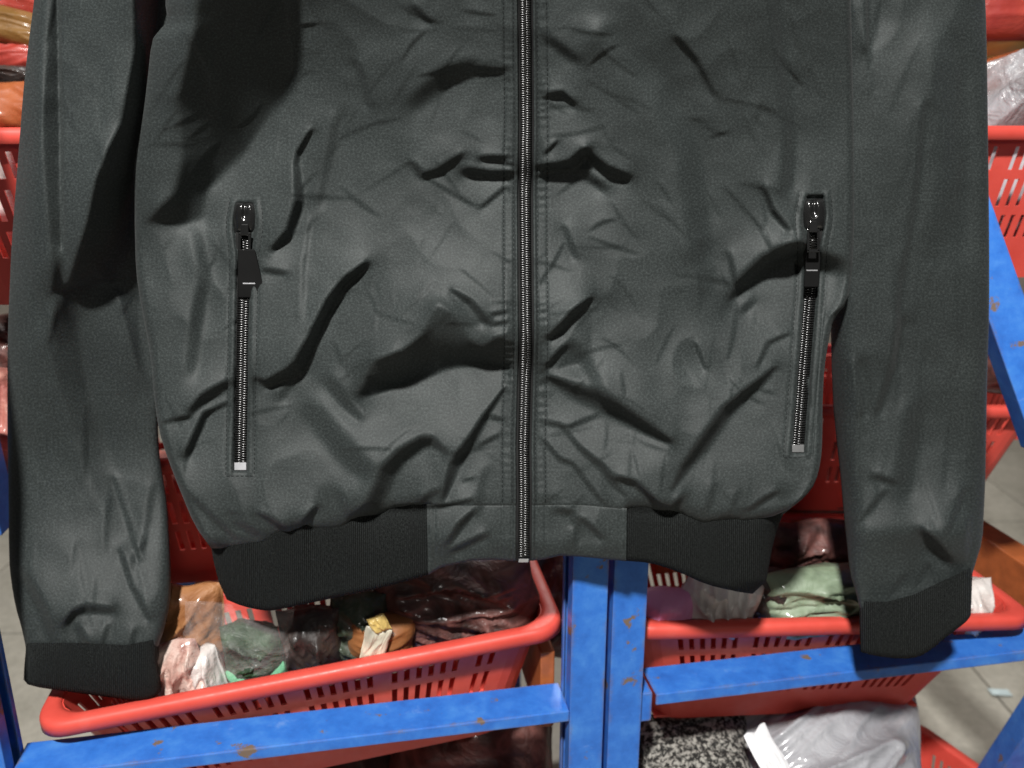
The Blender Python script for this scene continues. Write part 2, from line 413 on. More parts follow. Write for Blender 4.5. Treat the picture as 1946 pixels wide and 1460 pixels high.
# ------------------------------------------------------------------ goods in the baskets
RIMS = {'L': (pL, aL, lL, 62, 1070), 'R': (pR, aR, lR, 1196, 1972)}
def rim_y(k, x):
    p, a, l, x0, x1 = RIMS[k]; return p[1] + math.sin(a) * l * min(1, max(0, (x - x0) / (x1 - x0)))
def pack(name, label, cat, rect, Y, thick, mat, seed, tilt=45, roll=0, crumple=0.010, group=None, nu=44, nv=34, parent=None, scale=1.0, sub=0.0):
    """a crumpled pillow-shaped bag; rect in photo pixels gives its size at depth Y"""
    x0, y0, x1, y1 = rect
    rel = isinstance(Y, tuple)
    if rel: Y = rim_y(Y[0], (x0 + x1) / 2) + Y[1]
    c = on_y((x0 + x1) / 2, (y0 + y1) / 2, Y)
    t = float((c - CAM) @ FW)
    W = (x1 - x0) / F_PX * t / 2 * scale; Hh = (y1 - y0) / F_PX * t / 2 * scale
    tl = math.radians(-4 if rel else tilt)
    u2 = np.array([0, math.sin(tl), math.cos(tl)]); Hh /= max(0.35, float(u2 @ UP))
    u1 = np.array([math.cos(YAW * .5), math.sin(YAW * .5), 0]); 
    nrm = np.cross(u1, u2); nrm /= np.linalg.norm(nrm)
    r = math.radians(roll)
    a1, a2 = u1 * math.cos(r) + u2 * math.sin(r), -u1 * math.sin(r) + u2 * math.cos(r)
    vs, fs = [], []
    fr = seed * 2.4
    off = Vector((seed * 3.7, seed * 1.3, seed * 7.1))
    for side in (1, -1):
        for j in range(nv):
            for i in range(nu):
                a = -1 + 2 * i / (nu - 1); b = -1 + 2 * j / (nv - 1)
                e = Vector((a * 1.3, b * 1.3, 0)) + off
                jag = 1 + 0.16 * mnoise.noise(e * 0.9)
                fe = Vector((a * 0.75 * math.cos(fr) - b * 0.75 * math.sin(fr), (a * math.sin(fr) + b * math.cos(fr)) * 2.1, 0)) + off
                th = thick * max(0, (1 - abs(a) ** 3.5)) ** 0.7 * max(0, (1 - abs(b) ** 3.5)) ** 0.7
                n1 = mnoise.noise(fe * 1.1 + Vector((0, 0, side * 2))); n2 = 1 - abs(mnoise.noise(fe * 1.0 + Vector((9, 0, side)))) * 2
                n3 = 1 - abs(mnoise.noise(fe * 2.3 + Vector((0, 5, side)))) * 2
                edge = min(1, (1 - abs(a)) * 2.5) * min(1, (1 - abs(b)) * 2.5)
                hh = th + (crumple * (1.0 * n1 + 0.8 * n2 ** 3 + 0.3 * n3 ** 3)) * edge
                p = c + a1 * (a * W * jag) + a2 * (b * Hh * jag) + nrm * (hh * side - sub)
                vs.append(p)
        fs += grid_faces(nu, nv, 0 if side == 1 else nu * nv, flip=(side == 1))
    # sew the two faces along the border
    def bidx(k):
        m = [j * 0 + i for j, i in ()]
    ring = [i for i in range(nu)] + [j * nu + nu - 1 for j in range(1, nv)] + [(nv - 1) * nu + i for i in range(nu - 2, -1, -1)] + [j * nu for j in range(nv - 2, 0, -1)]
    k = nu * nv
    for i in range(len(ring)):
        p, q = ring[i], ring[(i + 1) % len(ring)]
        fs.append((p, q, q + k, p + k))
    if parent is None:
        base = empty(name, tuple(c - np.array([0, 0, Hh * 0.5])))
        tag(base, label, cat, group)
        mesh_obj('bag_body', vs, fs, mat, base, smooth=mat.name not in FACETED)
        return base
    o = mesh_obj(name, vs, fs, mat, parent)
    return o
FILM = mat_film('clear_film', (0.86, 0.80, 0.78), 0.10)
MILK = mat_film('milky_film', (0.44, 0.44, 0.46), 0.8)
BROWN = mat_pack('brown_goods', [(0.02, 0.008, 0.006), (0.06, 0.022, 0.018), (0.16, 0.06, 0.05), (0.035, 0.013, 0.010)], 8)
DARK = mat_pack('dark_goods', [(0.012, 0.010, 0.010), (0.03, 0.022, 0.02), (0.07, 0.045, 0.035)], 10)
TAN = mat_pack('tan_goods', [(0.22, 0.08, 0.025), (0.36, 0.16, 0.06), (0.52, 0.32, 0.18)], 6)
PINKY = mat_pack('pink_wrap', [(0.28, 0.07, 0.06), (0.42, 0.15, 0.12), (0.58, 0.33, 0.26)], 7)
PALEPINK = mat_pack('pale_pink_film', [(0.22, 0.06, 0.045), (0.50, 0.30, 0.25), (0.62, 0.48, 0.42), (0.30, 0.10, 0.08)], 14, 0.9, 0.8)
GREEN_D = mat_pack('dark_green_fleece', [(0.006, 0.016, 0.008), (0.014, 0.04, 0.016), (0.03, 0.07, 0.03)], 16, 0.1, 0.7)
MINT = mat_pack('mint_cloth', [(0.10, 0.36, 0.19), (0.22, 0.55, 0.33)], 6, 0.3)
SAGE = mat_pack('sage_cloth', [(0.09, 0.12, 0.075), (0.20, 0.26, 0.17), (0.33, 0.40, 0.30)], 7, 0.9)
WHITE = mat_pack('white_wrap', [(0.36, 0.30, 0.28), (0.62, 0.57, 0.54), (0.80, 0.77, 0.75)], 7, 0.9, 0.6)
MAGENTA = mat_pack('pink_cloth', [(0.55, 0.16, 0.36), (0.66, 0.30, 0.50)], 5, 0.3, 0.25)
GREY = mat_pack('grey_bag', [(0.20, 0.20, 0.215), (0.32, 0.32, 0.34), (0.42, 0.42, 0.44)], 5, 0.9, 0.5)
RUST = mat_pack('rust_box', [(0.20, 0.07, 0.02), (0.28, 0.11, 0.035)], 6, 0.3, 0.2)
YELLOW = mat_pack('yellow_wrap', [(0.50, 0.33, 0.07), (0.62, 0.45, 0.16)], 5, 0.6, 0.3)
REDW = mat_pack('red_wrap', [(0.30, 0.025, 0.018), (0.42, 0.05, 0.03)], 5, 0.5, 0.3)
ORG = mat_pack('orange_wrap', [(0.26, 0.055, 0.015), (0.40, 0.11, 0.03)], 5, 0.5, 0.3)
def mat_leopard():
    m, nt, N, L, b = new_mat('speckled_fleece')
    oc = N.new('ShaderNodeTexCoord').outputs['Object']
    n = add_noise(N, L, oc, 190, 3, 0.65, 0.4)
    r = ramp(N, L, n.outputs[0], [(0.44, (0.012, 0.011, 0.010)), (0.50, (0.10, 0.095, 0.085)), (0.59, (0.36, 0.345, 0.31))]); L.new(r.outputs[0], b.inputs['Base Color'])
    b.inputs['Roughness'].default_value = 0.9
    add_bump(N, L, b, n.outputs[0], 0.5, 0.01); return m
LEO = mat_leopard()
FACETED = set()
# left basket
pack('wrapped_bundle', 'tan crumpled bundle between the left cuff and the rib hem', 'bundle', (285, 1105, 425, 1250), ('L', 0.066), 0.022, TAN, 1, 50)
pack('wrapped_bundle', 'pale pink creased wrapper just right of the left cuff', 'wrapper', (285, 1215, 400, 1345), ('L', 0.036), 0.012, PALEPINK, 52, 55, 14, 0.011)
g = pack('clear_bag', 'clear bag with dark green fleece and mint cloth, left basket', 'bag', (352, 1140, 555, 1313), ('L', 0.039), 0.022, FILM, 3, 42, -8, 0.006)
g.children[0].name = 'film'
pack('fleece', None, None, (425, 1185, 535, 1275), ('L', 0.042), 0.022, GREEN_D, 4, 42, 0, 0.008, parent=g)
pack('mint_cloth', None, None, (438, 1262, 552, 1305), ('L', 0.037), 0.018, MINT, 5, 42, 10, 0.004, parent=g)
pack('white_cloth', None, None, (352, 1225, 425, 1327), ('L', 0.040), 0.016, WHITE, 6, 42, 10, 0.006, parent=g)
pack('goods_bag', 'black bag of dark goods beside the clear bag, left basket', 'bag', (530, 1150, 650, 1285), ('L', 0.046), 0.022, DARK, 7, 45)
pack('goods_bag', 'dark green and black bag under the rib hem, left basket', 'bag', (630, 1120, 740, 1266), ('L', 0.054), 0.022, mat_pack('dark_green_goods', [(0.012, 0.014, 0.010), (0.03, 0.045, 0.025), (0.08, 0.07, 0.06)], 10), 8, 45)
pk = pack('goods_packet', 'brown packet with white and yellow print, middle of left basket', 'packet', (662, 1165, 786, 1258), ('L', 0.039), 0.018, RUST, 9, 30, -8, 0.003)
pack('printed_patch', None, None, (690, 1190, 738, 1260), ('L', 0.014), 0.004, mat_pack('cream_print', [(0.62, 0.52, 0.30), (0.72, 0.66, 0.52), (0.12, 0.12, 0.10)], 7, 0.5, 0.2), 10, 30, -14, 0.002, parent=pk)
pack('yellow_patch', None, None, (702, 1168, 738, 1204), ('L', 0.012), 0.004, YELLOW, 11, 30, 20, 0.002, parent=pk)
pack('goods_bag', 'reddish brown bag in crinkled clear film below the zip', 'bag', (720, 1050, 1020, 1228), ('L', 0.062), 0.022, BROWN, 12, 50, 4, 0.014, nu=70, nv=50)
pack('goods_bag', 'dark bag filling the gap between the left basket and the uprights', 'bag', (985, 1030, 1110, 1250), 0.42, 0.03, BROWN, 43, 20)
# right basket
pack('cloth_bundle', 'pink cloth bundle tight against the right of the uprights', 'bundle', (1215, 1120, 1320, 1204), ('R', 0.034), 0.022, MAGENTA, 14, 45, 0, 0.005)
pack('goods_bag', 'white shiny crumpled bag below the right end of the rib hem', 'bag', (1285, 1085, 1440, 1204), ('R', 0.039), 0.022, WHITE, 15, 45, -20, 0.014, nu=60, nv=44)
pack('goods_bag', 'near black bag between the white bag and the sage green bag', 'bag', (1390, 1080, 1500, 1204), ('R', 0.050), 0.022, DARK, 16, 45)
pack('goods_bag', 'sage green bag of clothing left of the right cuff', 'bag', (1440, 1075, 1665, 1204), ('R', 0.039), 0.022, SAGE, 17, 42, 5, 0.013, nu=64, nv=48)
pack('goods_bag', 'dark reddish brown film bag under the basket between hem and right sleeve', 'bag', (1450, 985, 1640, 1120), ('R', 0.106), 0.022, BROWN, 18, 40, 0, 0.014, nu=56)
pack('goods_bag', 'white film bag peeking out right of the right cuff', 'bag', (1780, 1100, 1885, 1204), ('R', 0.046), 0.022, WHITE, 19, 45, 10, 0.01)
pack('goods_bag', 'pale bag just above the sage green bag beside the right sleeve', 'bag', (1590, 1075, 1660, 1140), ('R', 0.074), 0.020, WHITE, 20, 45)
# bottom shelf
pack('fleece_bundle', 'black and cream speckled fleece at the bottom right of the uprights', 'bundle', (1190, 1375, 1440, 1560), 0.170, 0.040, LEO, 21, 55, 0, 0.008)
gb = pack('goods_bag', 'large grey film bag at the bottom right, a white strip on it', 'bag', (1390, 1370, 1770, 1620), 0.160, 0.045, GREY, 22, 58, -4, 0.018, nu=70, nv=60)
pack('white_strip', None, None, (1436, 1392, 1486, 1480), 0.120, 0.0015, mat_plain('white_label', (0.75, 0.75, 0.76), 0.5), 23, 50, 24, 0.0008, parent=gb)
pack('goods_bag', 'dark brown bag deep below the left beam', 'bag', (380, 1400, 760, 1600), 0.19, 0.04, DARK, 24, 55)
pack('goods_bag', 'brown film bag below the right end of the left beam', 'bag', (740, 1385, 1050, 1600), 0.19, 0.045, BROWN, 25, 55)
# upper shelves
pack('goods_bag', 'grey translucent bag heaped on the upper right basket', 'bag', (1830, 110, 2080, 262), 0.44, 0.06, MILK, 26, 30, 12, 0.022, nu=60)
pack('goods_bag', 'grey bag filling the upper right basket', 'bag', (1700, 250, 2080, 520), 0.46, 0.05, GREY, 27, 20, 0, 0.015)
pack('goods_bag', 'pale bag inside the upper left basket', 'bag', (-120, 250, 110, 520), 0.30, 0.05, WHITE, 28, 20, 0, 0.02)
pack('goods_bag', 'dark shiny film bag under the blue brace at the right edge', 'bag', (1840, 590, 2010, 745), 0.43, 0.05, BROWN, 29, 30, 0, 0.016, nu=60)
pack('goods_bag', 'brown bag inside the basket between hem and right sleeve', 'bag', (1440, 790, 1860, 990), 0.50, 0.05, BROWN, 30, 20)
pack('goods_bag', 'dark bag inside the basket between left sleeve and hem', 'bag', (150, 860, 560, 1090), 0.38, 0.05, PINKY, 31, 20)
pack('goods_bag', 'pink film bag at the left edge above the blue brace', 'bag', (-90, 690, 60, 910), 0.26, 0.04, PINKY, 32, 30, 0, 0.018)
pack('goods_bag', 'dark bag at the left edge under the upper basket', 'bag', (-90, 600, 70, 760), 0.40, 0.04, BROWN, 33, 30, 0, 0.018)
# packets and boards further up, seen past the sleeves
pack('goods_packet', 'red packet along the top right edge', 'packet', (1800, -60, 2080, 72), 0.52, 0.03, REDW, 34, 10, 0, 0.004)
pack('goods_packet', 'yellow packet under the red one at the top right', 'packet', (1800, 62, 2080, 112), 0.55, 0.03, YELLOW, 35, 20, 0, 0.004)
pack('goods_packet', 'orange packet above the grey bag at the right edge', 'packet', (1830, 108, 1960, 190), 0.50, 0.03, ORG, 36, 20, 20, 0.004)
pack('goods_packet', 'dark red packet in the top left corner', 'packet', (-110, -60, 110, 40), 0.50, 0.03, REDW, 37, 10, 0, 0.004)
pack('goods_packet', 'yellow brown packet slanting in the top left corner', 'packet', (-110, 12, 110, 80), 0.46, 0.02, mat_pack('ochre_wrap', [(0.14, 0.065, 0.012), (0.24, 0.12, 0.025)], 5, 0.6, 0.3), 38, 20, -14, 0.004)
pack('goods_packet', 'dull red packet under the ochre packet at the left edge', 'packet', (-110, 84, 110, 140), 0.46, 0.02, REDW, 39, 20, 0, 0.004)
pack('goods_packet', 'black and cream packet at the left edge', 'packet', (-110, 130, 110, 165), 0.44, 0.02, DARK, 40, 20, 0, 0.006)
pack('goods_packet', 'orange red packet on the upper left basket', 'packet', (-110, 155, 110, 250), 0.40, 0.02, ORG, 41, 20, 0, 0.005)
# scrap on the floor
sp = on_z(1900, 1316, 0.0105)
vv, ff = box_geo(-0.022, 0.022, -0.010, 0.010, 0, 0.0012)
so = mesh_obj('paper_scrap', [sp + np.array(q) * 1.0 + np.array([0, 0, 0.004 * math.sin(q[0] * 160)]) for q in vv], ff, mat_plain('pale_blue_paper', (0.55, 0.66, 0.68), 0.7), None, False)
tag(so, 'tiny pale blue paper scrap on the grey floor', 'scrap')
# ------------------------------------------------------------------ the jacket
# worked out in photo pixels (x, y) and a relief h in the same unit (0.41 mm), then set at its real depth
PXM, Y0 = 0.00041, 0.042
GAIN = 3.2
def P(x, y, h):
    x, y, h = np.broadcast_arrays(np.asarray(x, float), np.asarray(y, float), np.asarray(h, float))
    a, b = (x - 973) / F_PX, (y - 730) / F_PX
    dy = FW[1] - UP[1] * b; dz = FW[2] - UP[2] * b
    t = (Y0 - h * PXM - CAM[1]) / dy
    return np.stack([CAM[0] + a * t, CAM[1] + dy * t, CAM[2] + dz * t], -1)

STEP = 3.0
GX = np.arange(-150, 2100, STEP); GY = np.arange(-380, 1500, STEP)
MX, MY = np.meshgrid(GX, GY)
AWAY = np.array([0.18, 0.98])                      # down and to the right, away from the lamp
class Folds:
    """slopes of the cloth, fold by fold, integrated into one smooth relief"""
    def __init__(self):
        self.gx = np.zeros_like(MX); self.gy = np.zeros_like(MX)
    def stroke(self, pts, w=8, s=0.6, d=None):
        pts = [(p[0], p[1], p[2] if len(p) > 2 else w) for p in pts]
        best = np.zeros_like(MX); bx = np.zeros_like(MX); by = np.zeros_like(MX)
        for (x0, y0, w0), (x1, y1, w1) in zip(pts[:-1], pts[1:]):
            m = max(w0, w1) * 2.2 + 4
            i0, i1 = np.searchsorted(GX, [min(x0, x1) - m, max(x0, x1) + m]); j0, j1 = np.searchsorted(GY, [min(y0, y1) - m, max(y0, y1) + m])
            X, Yv = MX[j0:j1, i0:i1], MY[j0:j1, i0:i1]
            tx, ty = x1 - x0, y1 - y0; l2 = tx * tx + ty * ty + 1e-6
            t = np.clip(((X - x0) * tx + (Yv - y0) * ty) / l2, 0, 1)
            dist = np.hypot(X - x0 - t * tx, Yv - y0 - t * ty); ww = np.maximum(2.2, w0 + (w1 - w0) * t)
            v = np.exp(-(dist / ww) ** 3)
            if d is None:
                n = np.array([-ty, tx]) / math.sqrt(l2)
                if n @ AWAY < 0: n = -n
                n = n * 0.8 + AWAY * 0.35; n /= np.hypot(*n)
            else: n = np.array(d) / np.hypot(*d)
            up = v > best[j0:j1, i0:i1]
            best[j0:j1, i0:i1][up] = v[up]; bx[j0:j1, i0:i1][up] = n[0]; by[j0:j1, i0:i1][up] = n[1]
        self.gx -= s * best * bx; self.gy -= s * best * by
    def poly(self, pts, s=0.5, d=None, soft=10):
        d = AWAY if d is None else np.array(d) / np.hypot(*d)
        p = np.array(pts, float); x0, y0 = p.min(0) - soft * 2; x1, y1 = p.max(0) + soft * 2
        i0, i1 = np.searchsorted(GX, [x0, x1]); j0, j1 = np.searchsorted(GY, [y0, y1])
        X, Yv = MX[j0:j1, i0:i1], MY[j0:j1, i0:i1]
        ins = np.zeros(X.shape, bool); dist = np.full(X.shape, 1e9)
        for a, b in zip(p, np.roll(p, -1, 0)):
            c = ((a[1] > Yv) != (b[1] > Yv)) & (X < (b[0] - a[0]) * (Yv - a[1]) / (b[1] - a[1] + 1e-9) + a[0]); ins ^= c
            t_ = b - a; l2 = t_ @ t_ + 1e-6
            t = np.clip(((X - a[0]) * t_[0] + (Yv - a[1]) * t_[1]) / l2, 0, 1)
            dist = np.minimum(dist, np.hypot(X - a[0] - t * t_[0], Yv - a[1] - t * t_[1]))
        sd = np.where(ins, dist, -dist); v = np.clip(0.5 + sd / (2 * soft), 0, 1); v = v * v * (3 - 2 * v)
        self.gx[j0:j1, i0:i1] -= s * v * d[0]; self.gy[j0:j1, i0:i1] -= s * v * d[1]
    def solve(self, wrinkle=0.0):
        ky = np.fft.fftfreq(len(GY), STEP) * 2 * np.pi; kx = np.fft.fftfreq(len(GX), STEP) * 2 * np.pi
        KX, KY = np.meshgrid(kx, ky); k2 = KX ** 2 + KY ** 2
        H = -1j * (KX * np.fft.fft2(self.gx) + KY * np.fft.fft2(self.gy)) / (k2 + (2 * np.pi / 1300) ** 2) * GAIN
        if wrinkle:
            k = np.sqrt(k2); amp = np.exp(-((np.log(k + 1e-9) - math.log(2 * np.pi / 110)) / 0.75) ** 2)
            def band(scale, wd, sx=1.0):
                kk = np.sqrt((KX * sx) ** 2 + KY ** 2)
                q = np.real(np.fft.ifft2(np.fft.fft2(RNG.standard_normal(MX.shape)) * np.exp(-((np.log(kk + 1e-9) - math.log(2 * np.pi / scale)) / wd) ** 2)))
                return q / q.std()
            nz = band(110, 0.75) * wrinkle
            crease = -np.abs(band(210, 0.5, 0.75)) * 1.9 * np.clip(0.4 + 0.6 * band(420, 0.5), 0, 1.6) - np.abs(band(95, 0.45)) * 0.35 * np.clip(0.3 + 0.7 * band(300, 0.5), 0, 1.5)
            return np.real(np.fft.ifft2(H)) + nz + crease
        return np.real(np.fft.ifft2(H))
def sample(Fd, x, y):
    fx = np.clip((np.asarray(x) - GX[0]) / STEP, 0, len(GX) - 2.001); fy = np.clip((np.asarray(y) - GY[0]) / STEP, 0, len(GY) - 2.001)
    i, j = fx.astype(int), fy.astype(int); u, v = fx - i, fy - j
    return (Fd[j, i] * (1 - u) + Fd[j, i + 1] * u) * (1 - v) + (Fd[j + 1, i] * (1 - u) + Fd[j + 1, i + 1] * u) * v

# ---- folds of the body
B = Folds(); S = B.stroke
B.poly([(375, -80), (535, -80), (548, 60), (558, 131), (528, 192), (503, 233), (478, 274), (432, 326), (396, 358), (390, 415), (350, 428), (278, 421), (300, 395), (330, 370), (345, 300), (335, 180), (355, 110), (368, 50)], 0.56, (0.62, 0.78), 13)
S([(375, 450), (390, 530), (372, 620), (362, 700)], 16, 0.32, (1, 0.3))
S([(590, 250, 5), (566, 292, 6), (563, 311, 7), (569, 382, 11), (550, 442, 11), (522, 470, 7)], 9, 0.8)
S([(506, 514), (538, 519)], 6, 0.5)
S([(694, 504, 8), (650, 540, 8), (626, 575, 11), (609, 611, 11), (590, 652, 12), (568, 696, 17), (550, 708, 11), (505, 729, 7), (491, 720, 5)], 10, 0.95)
S([(535, 751, 12), (550, 735, 8)], 10, 0.4)
B.poly([(834, 576), (867, 603), (889, 641), (916, 663), (938, 641), (962, 634), (985, 660), (985, 700), (902, 693), (850, 701), (793, 723), (730, 745), (686, 758), (681, 748), (697, 710), (708, 685), (768, 664), (801, 636), (823, 590)], 0.80, (0.1, 1), 7)
S([(861, 553, 5), (894, 575, 8), (922, 608, 8)], 7, 0.7)
S([(938, 597), (960, 593)], 4, 0.6); S([(945, 614), (962, 612)], 4, 0.6); S([(940, 690), (975, 697)], 6, 0.5)
S([(628, 726, 14), (656, 764, 13), (683, 792, 10)], 12, 0.42)
S([(600, 787, 24), (655, 855, 26), (690, 891, 20)], 25, 0.36)
S([(842, 856, 6), (820, 838, 10), (803, 840, 14), (764, 864, 15), (737, 897, 19), (726, 927, 20), (708, 960, 18), (682, 979, 9)], 14, 0.80)
S([(959, 738, 3), (923, 790, 6), (896, 836, 9), (863, 883, 12), (844, 946, 5)], 8, 1.0)
S([(932, 792), (953, 798)], 5, 0.5); S([(915, 845), (945, 829)], 4, 0.7); S([(884, 914), (898, 909)], 4, 0.5)
S([(923, 897), (915, 924), (915, 958)], 11, 0.3)
S([(753, 962), (838, 962), (895, 951)], 4, 0.8); S([(803, 949), (830, 935)], 8, 0.5)
S([(1044, 181), (1068, 178), (1090, 196)], 6, 0.6)
S([(1022, 317, 5), (1060, 317, 8), (1085, 314, 11), (1115, 285, 8)], 8, 0.95)
S([(1057, 271), (1038, 290)], 4, 0.6)
S([(1112, 288, 7), (1153, 323, 10), (1190, 336, 8)], 9, 0.75)
S([(1110, 329), (1145, 356)], 9, 0.5); S([(1019, 337), (1044, 326)], 3.5, 0.6)
S([(1047, 77), (1092, 112)], 11, 0.28)
S([(1150, 70, 22), (1190, 115, 26), (1250, 180, 28), (1290, 245, 28), (1312, 300, 26), (1322, 400, 26), (1322, 480, 22)], 26, 0.40, (0.95, 0.5))
S([(1288, 74), (1323, 115), (1356, 178)], 7, 0.32)
S([(1470, -40), (1472, 27), (1488, 153), (1500, 263), (1494, 353)], 14, 0.42, (1, 0.25))
S([(1452, 360), (1468, 400), (1496, 433)], 7, 0.7)
S([(1520, 470, 14), (1507, 476, 16), (1457, 501, 18), (1424, 529, 16), (1405, 545, 11), (1391, 566, 5)], 15, 0.95)
S([(1505, 478), (1534, 490), (1604, 506)], 20, 0.6, (0.1, 1))
S([(1386, 485), (1397, 534)], 6, 0.4)
S([(1338, 470), (1348, 553), (1377, 580)], 20, 0.36, (0.8, 0.6))
S([(1412, 590), (1428, 574)], 8, 0.45)
S([(1613, 575), (1583, 603)], 6, 0.8)
S([(1496, 636), (1460, 652), (1441, 693)], 3.5, 0.6)
S([(1323, 655), (1339, 698)], 5, 0.5)
S([(1472, 699, 4), (1447, 724, 8), (1414, 751, 9), (1381, 781, 12), (1357, 814, 11), (1329, 853, 12), (1299, 891, 8), (1280, 927, 3)], 9, 0.95)
S([(1043, 718, 6), (1090, 743, 17), (1133, 760, 21), (1185, 787, 17), (1227, 812, 13), (1272, 838, 7)], 14, 0.9)
S([(1095, 660), (1118, 700), (1140, 735)], 15, 0.32)
S([(1121, 569, 6), (1095, 592, 9), (1072, 618, 10), (1047, 639, 6)], 8, 1.05)
B.poly([(1118, 575), (1126, 620), (1124, 670), (1110, 690), (1060, 700), (1075, 660), (1085, 630)], 0.42, (0.5, 0.85), 6)
S([(1041, 696), (1072, 660)], 7, 0.8)
S([(1035, 803), (1081, 812), (1133, 790)], 5, 0.65)
S([(1035, 839), (1062, 872), (1090, 883), (1117, 921), (1146, 956)], 4.5, 0.95)
S([(1070, 814, 4), (1103, 853, 6), (1144, 888, 8), (1166, 918, 8), (1186, 940, 4)], 7, 0.75)
S([(1177, 910), (1205, 918), (1227, 938), (1254, 962), (1276, 972), (1296, 946)], 7, 0.95)
S([(1425, 968), (1453, 949), (1474, 937)], 5, 0.75)
S([(1357, 924), (1346, 966)], 7, 0.35); S([(1400, 940), (1390, 975)], 6, 0.3)
S([(491, 976, 4), (516, 990, 7), (545, 1010, 7)], 6, 0.9)
S([(600, 966, 5), (586, 984, 8), (573, 1000, 6)], 7, 0.85)
S([(455, 995), (488, 1014)], 8, 0.55); S([(439, 973), (455, 981)], 5, 0.35)
S([(335, 918), (373, 954), (411, 990), (446, 1022)], 5, 0.6)
S([(647, 938), (658, 980)], 8, 0.3)
S([(305, 803), (359, 792)], 4.5, 0.65)
S([(430, 730, 9), (390, 754, 12), (365, 779, 9)], 10, 0.65)
S([(390, 787), (373, 825), (354, 866)], 8, 0.75); S([(428, 768), (395, 784)], 4.5, 0.65)
S([(786, 14), (816, 40)], 7, 0.25); S([(679, 120), (690, 150), (701, 198)], 7, 0.35)
S([(640, 225), (622, 315), (609, 380)], 11, 0.3, (0.9, 0.3))
S([(590, 420), (578, 500), (575, 600)], 6, 0.25, (0.9, 0.3))
S([(784, 311, 6), (803, 334, 8), (833, 326, 7), (877, 296, 7)], 7, 0.5)
S([(916, 301), (956, 301)], 6, 0.65); S([(888, 326, 10), (930, 331, 8), (981, 331, 5)], 7, 0.7)
S([(907, 131), (953, 134)], 5, 0.4); S([(792, 192), (847, 142), (900, 128)], 19, 0.28)
S([(958, 358), (916, 393)], 4.5, 0.4); S([(1075, 436), (1092, 484)], 8, 0.4)
# hem facing
S([(1062, 972), (1087, 976), (1094, 1000), (1096, 1024)], 8, 0.8); S([(1107, 988), (1142, 1021)], 6, 0.9)
S([(898, 975, 6), (874, 1000, 9), (853, 1030, 8)], 8, 0.85); S([(920, 1019), (861, 1046)], 7, 0.75)
B.poly([(815, 1035), (1190, 1035), (1190, 1090), (815, 1100)], 0.25, (0, 1), 16)
B.poly([(1200, -120), (1470, -120), (1490, 120), (1480, 340), (1420, 470), (1330, 560), (1310, 420), (1275, 260), (1230, 120)], 0.07, (0.4, 0.9), 60)
B.poly([(262, 440), (420, 440), (420, 700), (300, 700)], 0.06, (0.3, 0.95), 50)
# fine creases: pulled from the zip, gathered at the hem, otherwise slanting with the hang of the cloth
for _ in range(210):
    x, y = RNG.uniform(290, 1590), RNG.uniform(-20, 985)
    ln = RNG.uniform(30, 120); r = abs(x - 998)
    if r < 150: an = RNG.normal(0.35 if x < 998 else -0.35, 0.35)
    elif y > 860: an = math.pi / 2 + RNG.normal(0, 0.35)
    else: an = (math.pi / 2 + (0.55 if x > 998 else -0.55) * -1) + RNG.normal(0, 0.55)
    cx, cy, k = math.cos(an), math.sin(an), RNG.normal(0, 0.18)
    pts = [(x + cx * ln * t - cy * k * ln * t * t, y + cy * ln * t + cx * k * ln * t * t, 2.4 + 1.8 * math.sin(math.pi * (t + 0.5))) for t in (-0.5, -0.2, 0.1, 0.3, 0.5)]
    S(pts, 3.5, RNG.uniform(0.06, 0.24))
FB = B.solve(0.3); _lim = 95 - 53 * np.exp(-((MX - 1150) / 190.0) ** 4); FB = np.where(FB < 0, -_lim * np.tanh(-FB / _lim), FB)

# ---- folds of the sleeves
Z = Folds(); S = Z.stroke
Z.poly([(70, -80), (112, -80), (117, 200), (119, 330), (123, 490), (119, 545), (100, 556), (80, 300)], 0.50, (1, 0.25), 9)
S([(112, -80), (117, 200), (119, 330), (122, 470)], 3, -1.2, (1, 0))
Z.poly([(250, -80), (320, -80), (310, 520), (255, 525), (200, 532), (128, 543), (140, 500), (165, 420), (180, 340), (205, 280), (232, 235), (240, 180), (256, 100)], 0.85, (0.95, 0.35), 10)
S([(128, 545), (195, 536), (255, 526)], 4, 0.9, (0, 1))
Z.poly([(122, 560), (145, 600), (170, 720), (200, 840), (240, 950), (258, 1010), (235, 1015), (185, 960), (150, 860), (112, 750), (85, 650), (100, 600)], 0.42, (0.85, 0.5), 14)
Z.poly([(222, 555), (270, 555), (295, 720), (288, 745), (262, 700), (240, 620)], 0.6, (0.95, 0.3), 6)
S([(216, 909), (249, 1010), (264, 1064)], 5, 0.6); S([(230, 1048), (249, 1110), (283, 1174)], 5, 0.8)
S([(290, 930), (282, 990), (270, 1040)], 9, 0.3)
S([(127, 1182), (140, 1165), (163, 1156), (211, 1160)], 9, 0.75); S([(150, 1195), (160, 1222)], 9, 0.8)
S([(43, 1091), (82, 1158), (105, 1222)], 11, 0.5); S([(205, 1190), (195, 1222)], 7, 0.4); S([(255, 1200), (250, 1226)], 7, 0.4)
S([(1646, -40), (1647, 10), (1649, 92)], 4, 0.8, (1, 0))
S([(1756, 200, 6), (1747, 307, 7), (1732, 431, 7), (1713, 527, 7), (1699, 700, 7)], 7, 0.5, (1, 0.3))
S([(1713, 610), (1694, 705), (1668, 780)], 7, 0.6, (0.9, 0.4)); S([(1627, 690), (1641, 784)], 7, 0.6)
S([(1800, 100), (1810, 300), (1800, 450)], 30, 0.3, (1, 0.2))
S([(1740, 780), (1725, 860), (1712, 930)], 20, 0.4, (1, 0.3))
S([(1663, 906), (1700, 917)], 7, 0.6); S([(1629, 995), (1682, 934)], 5, 0.45)
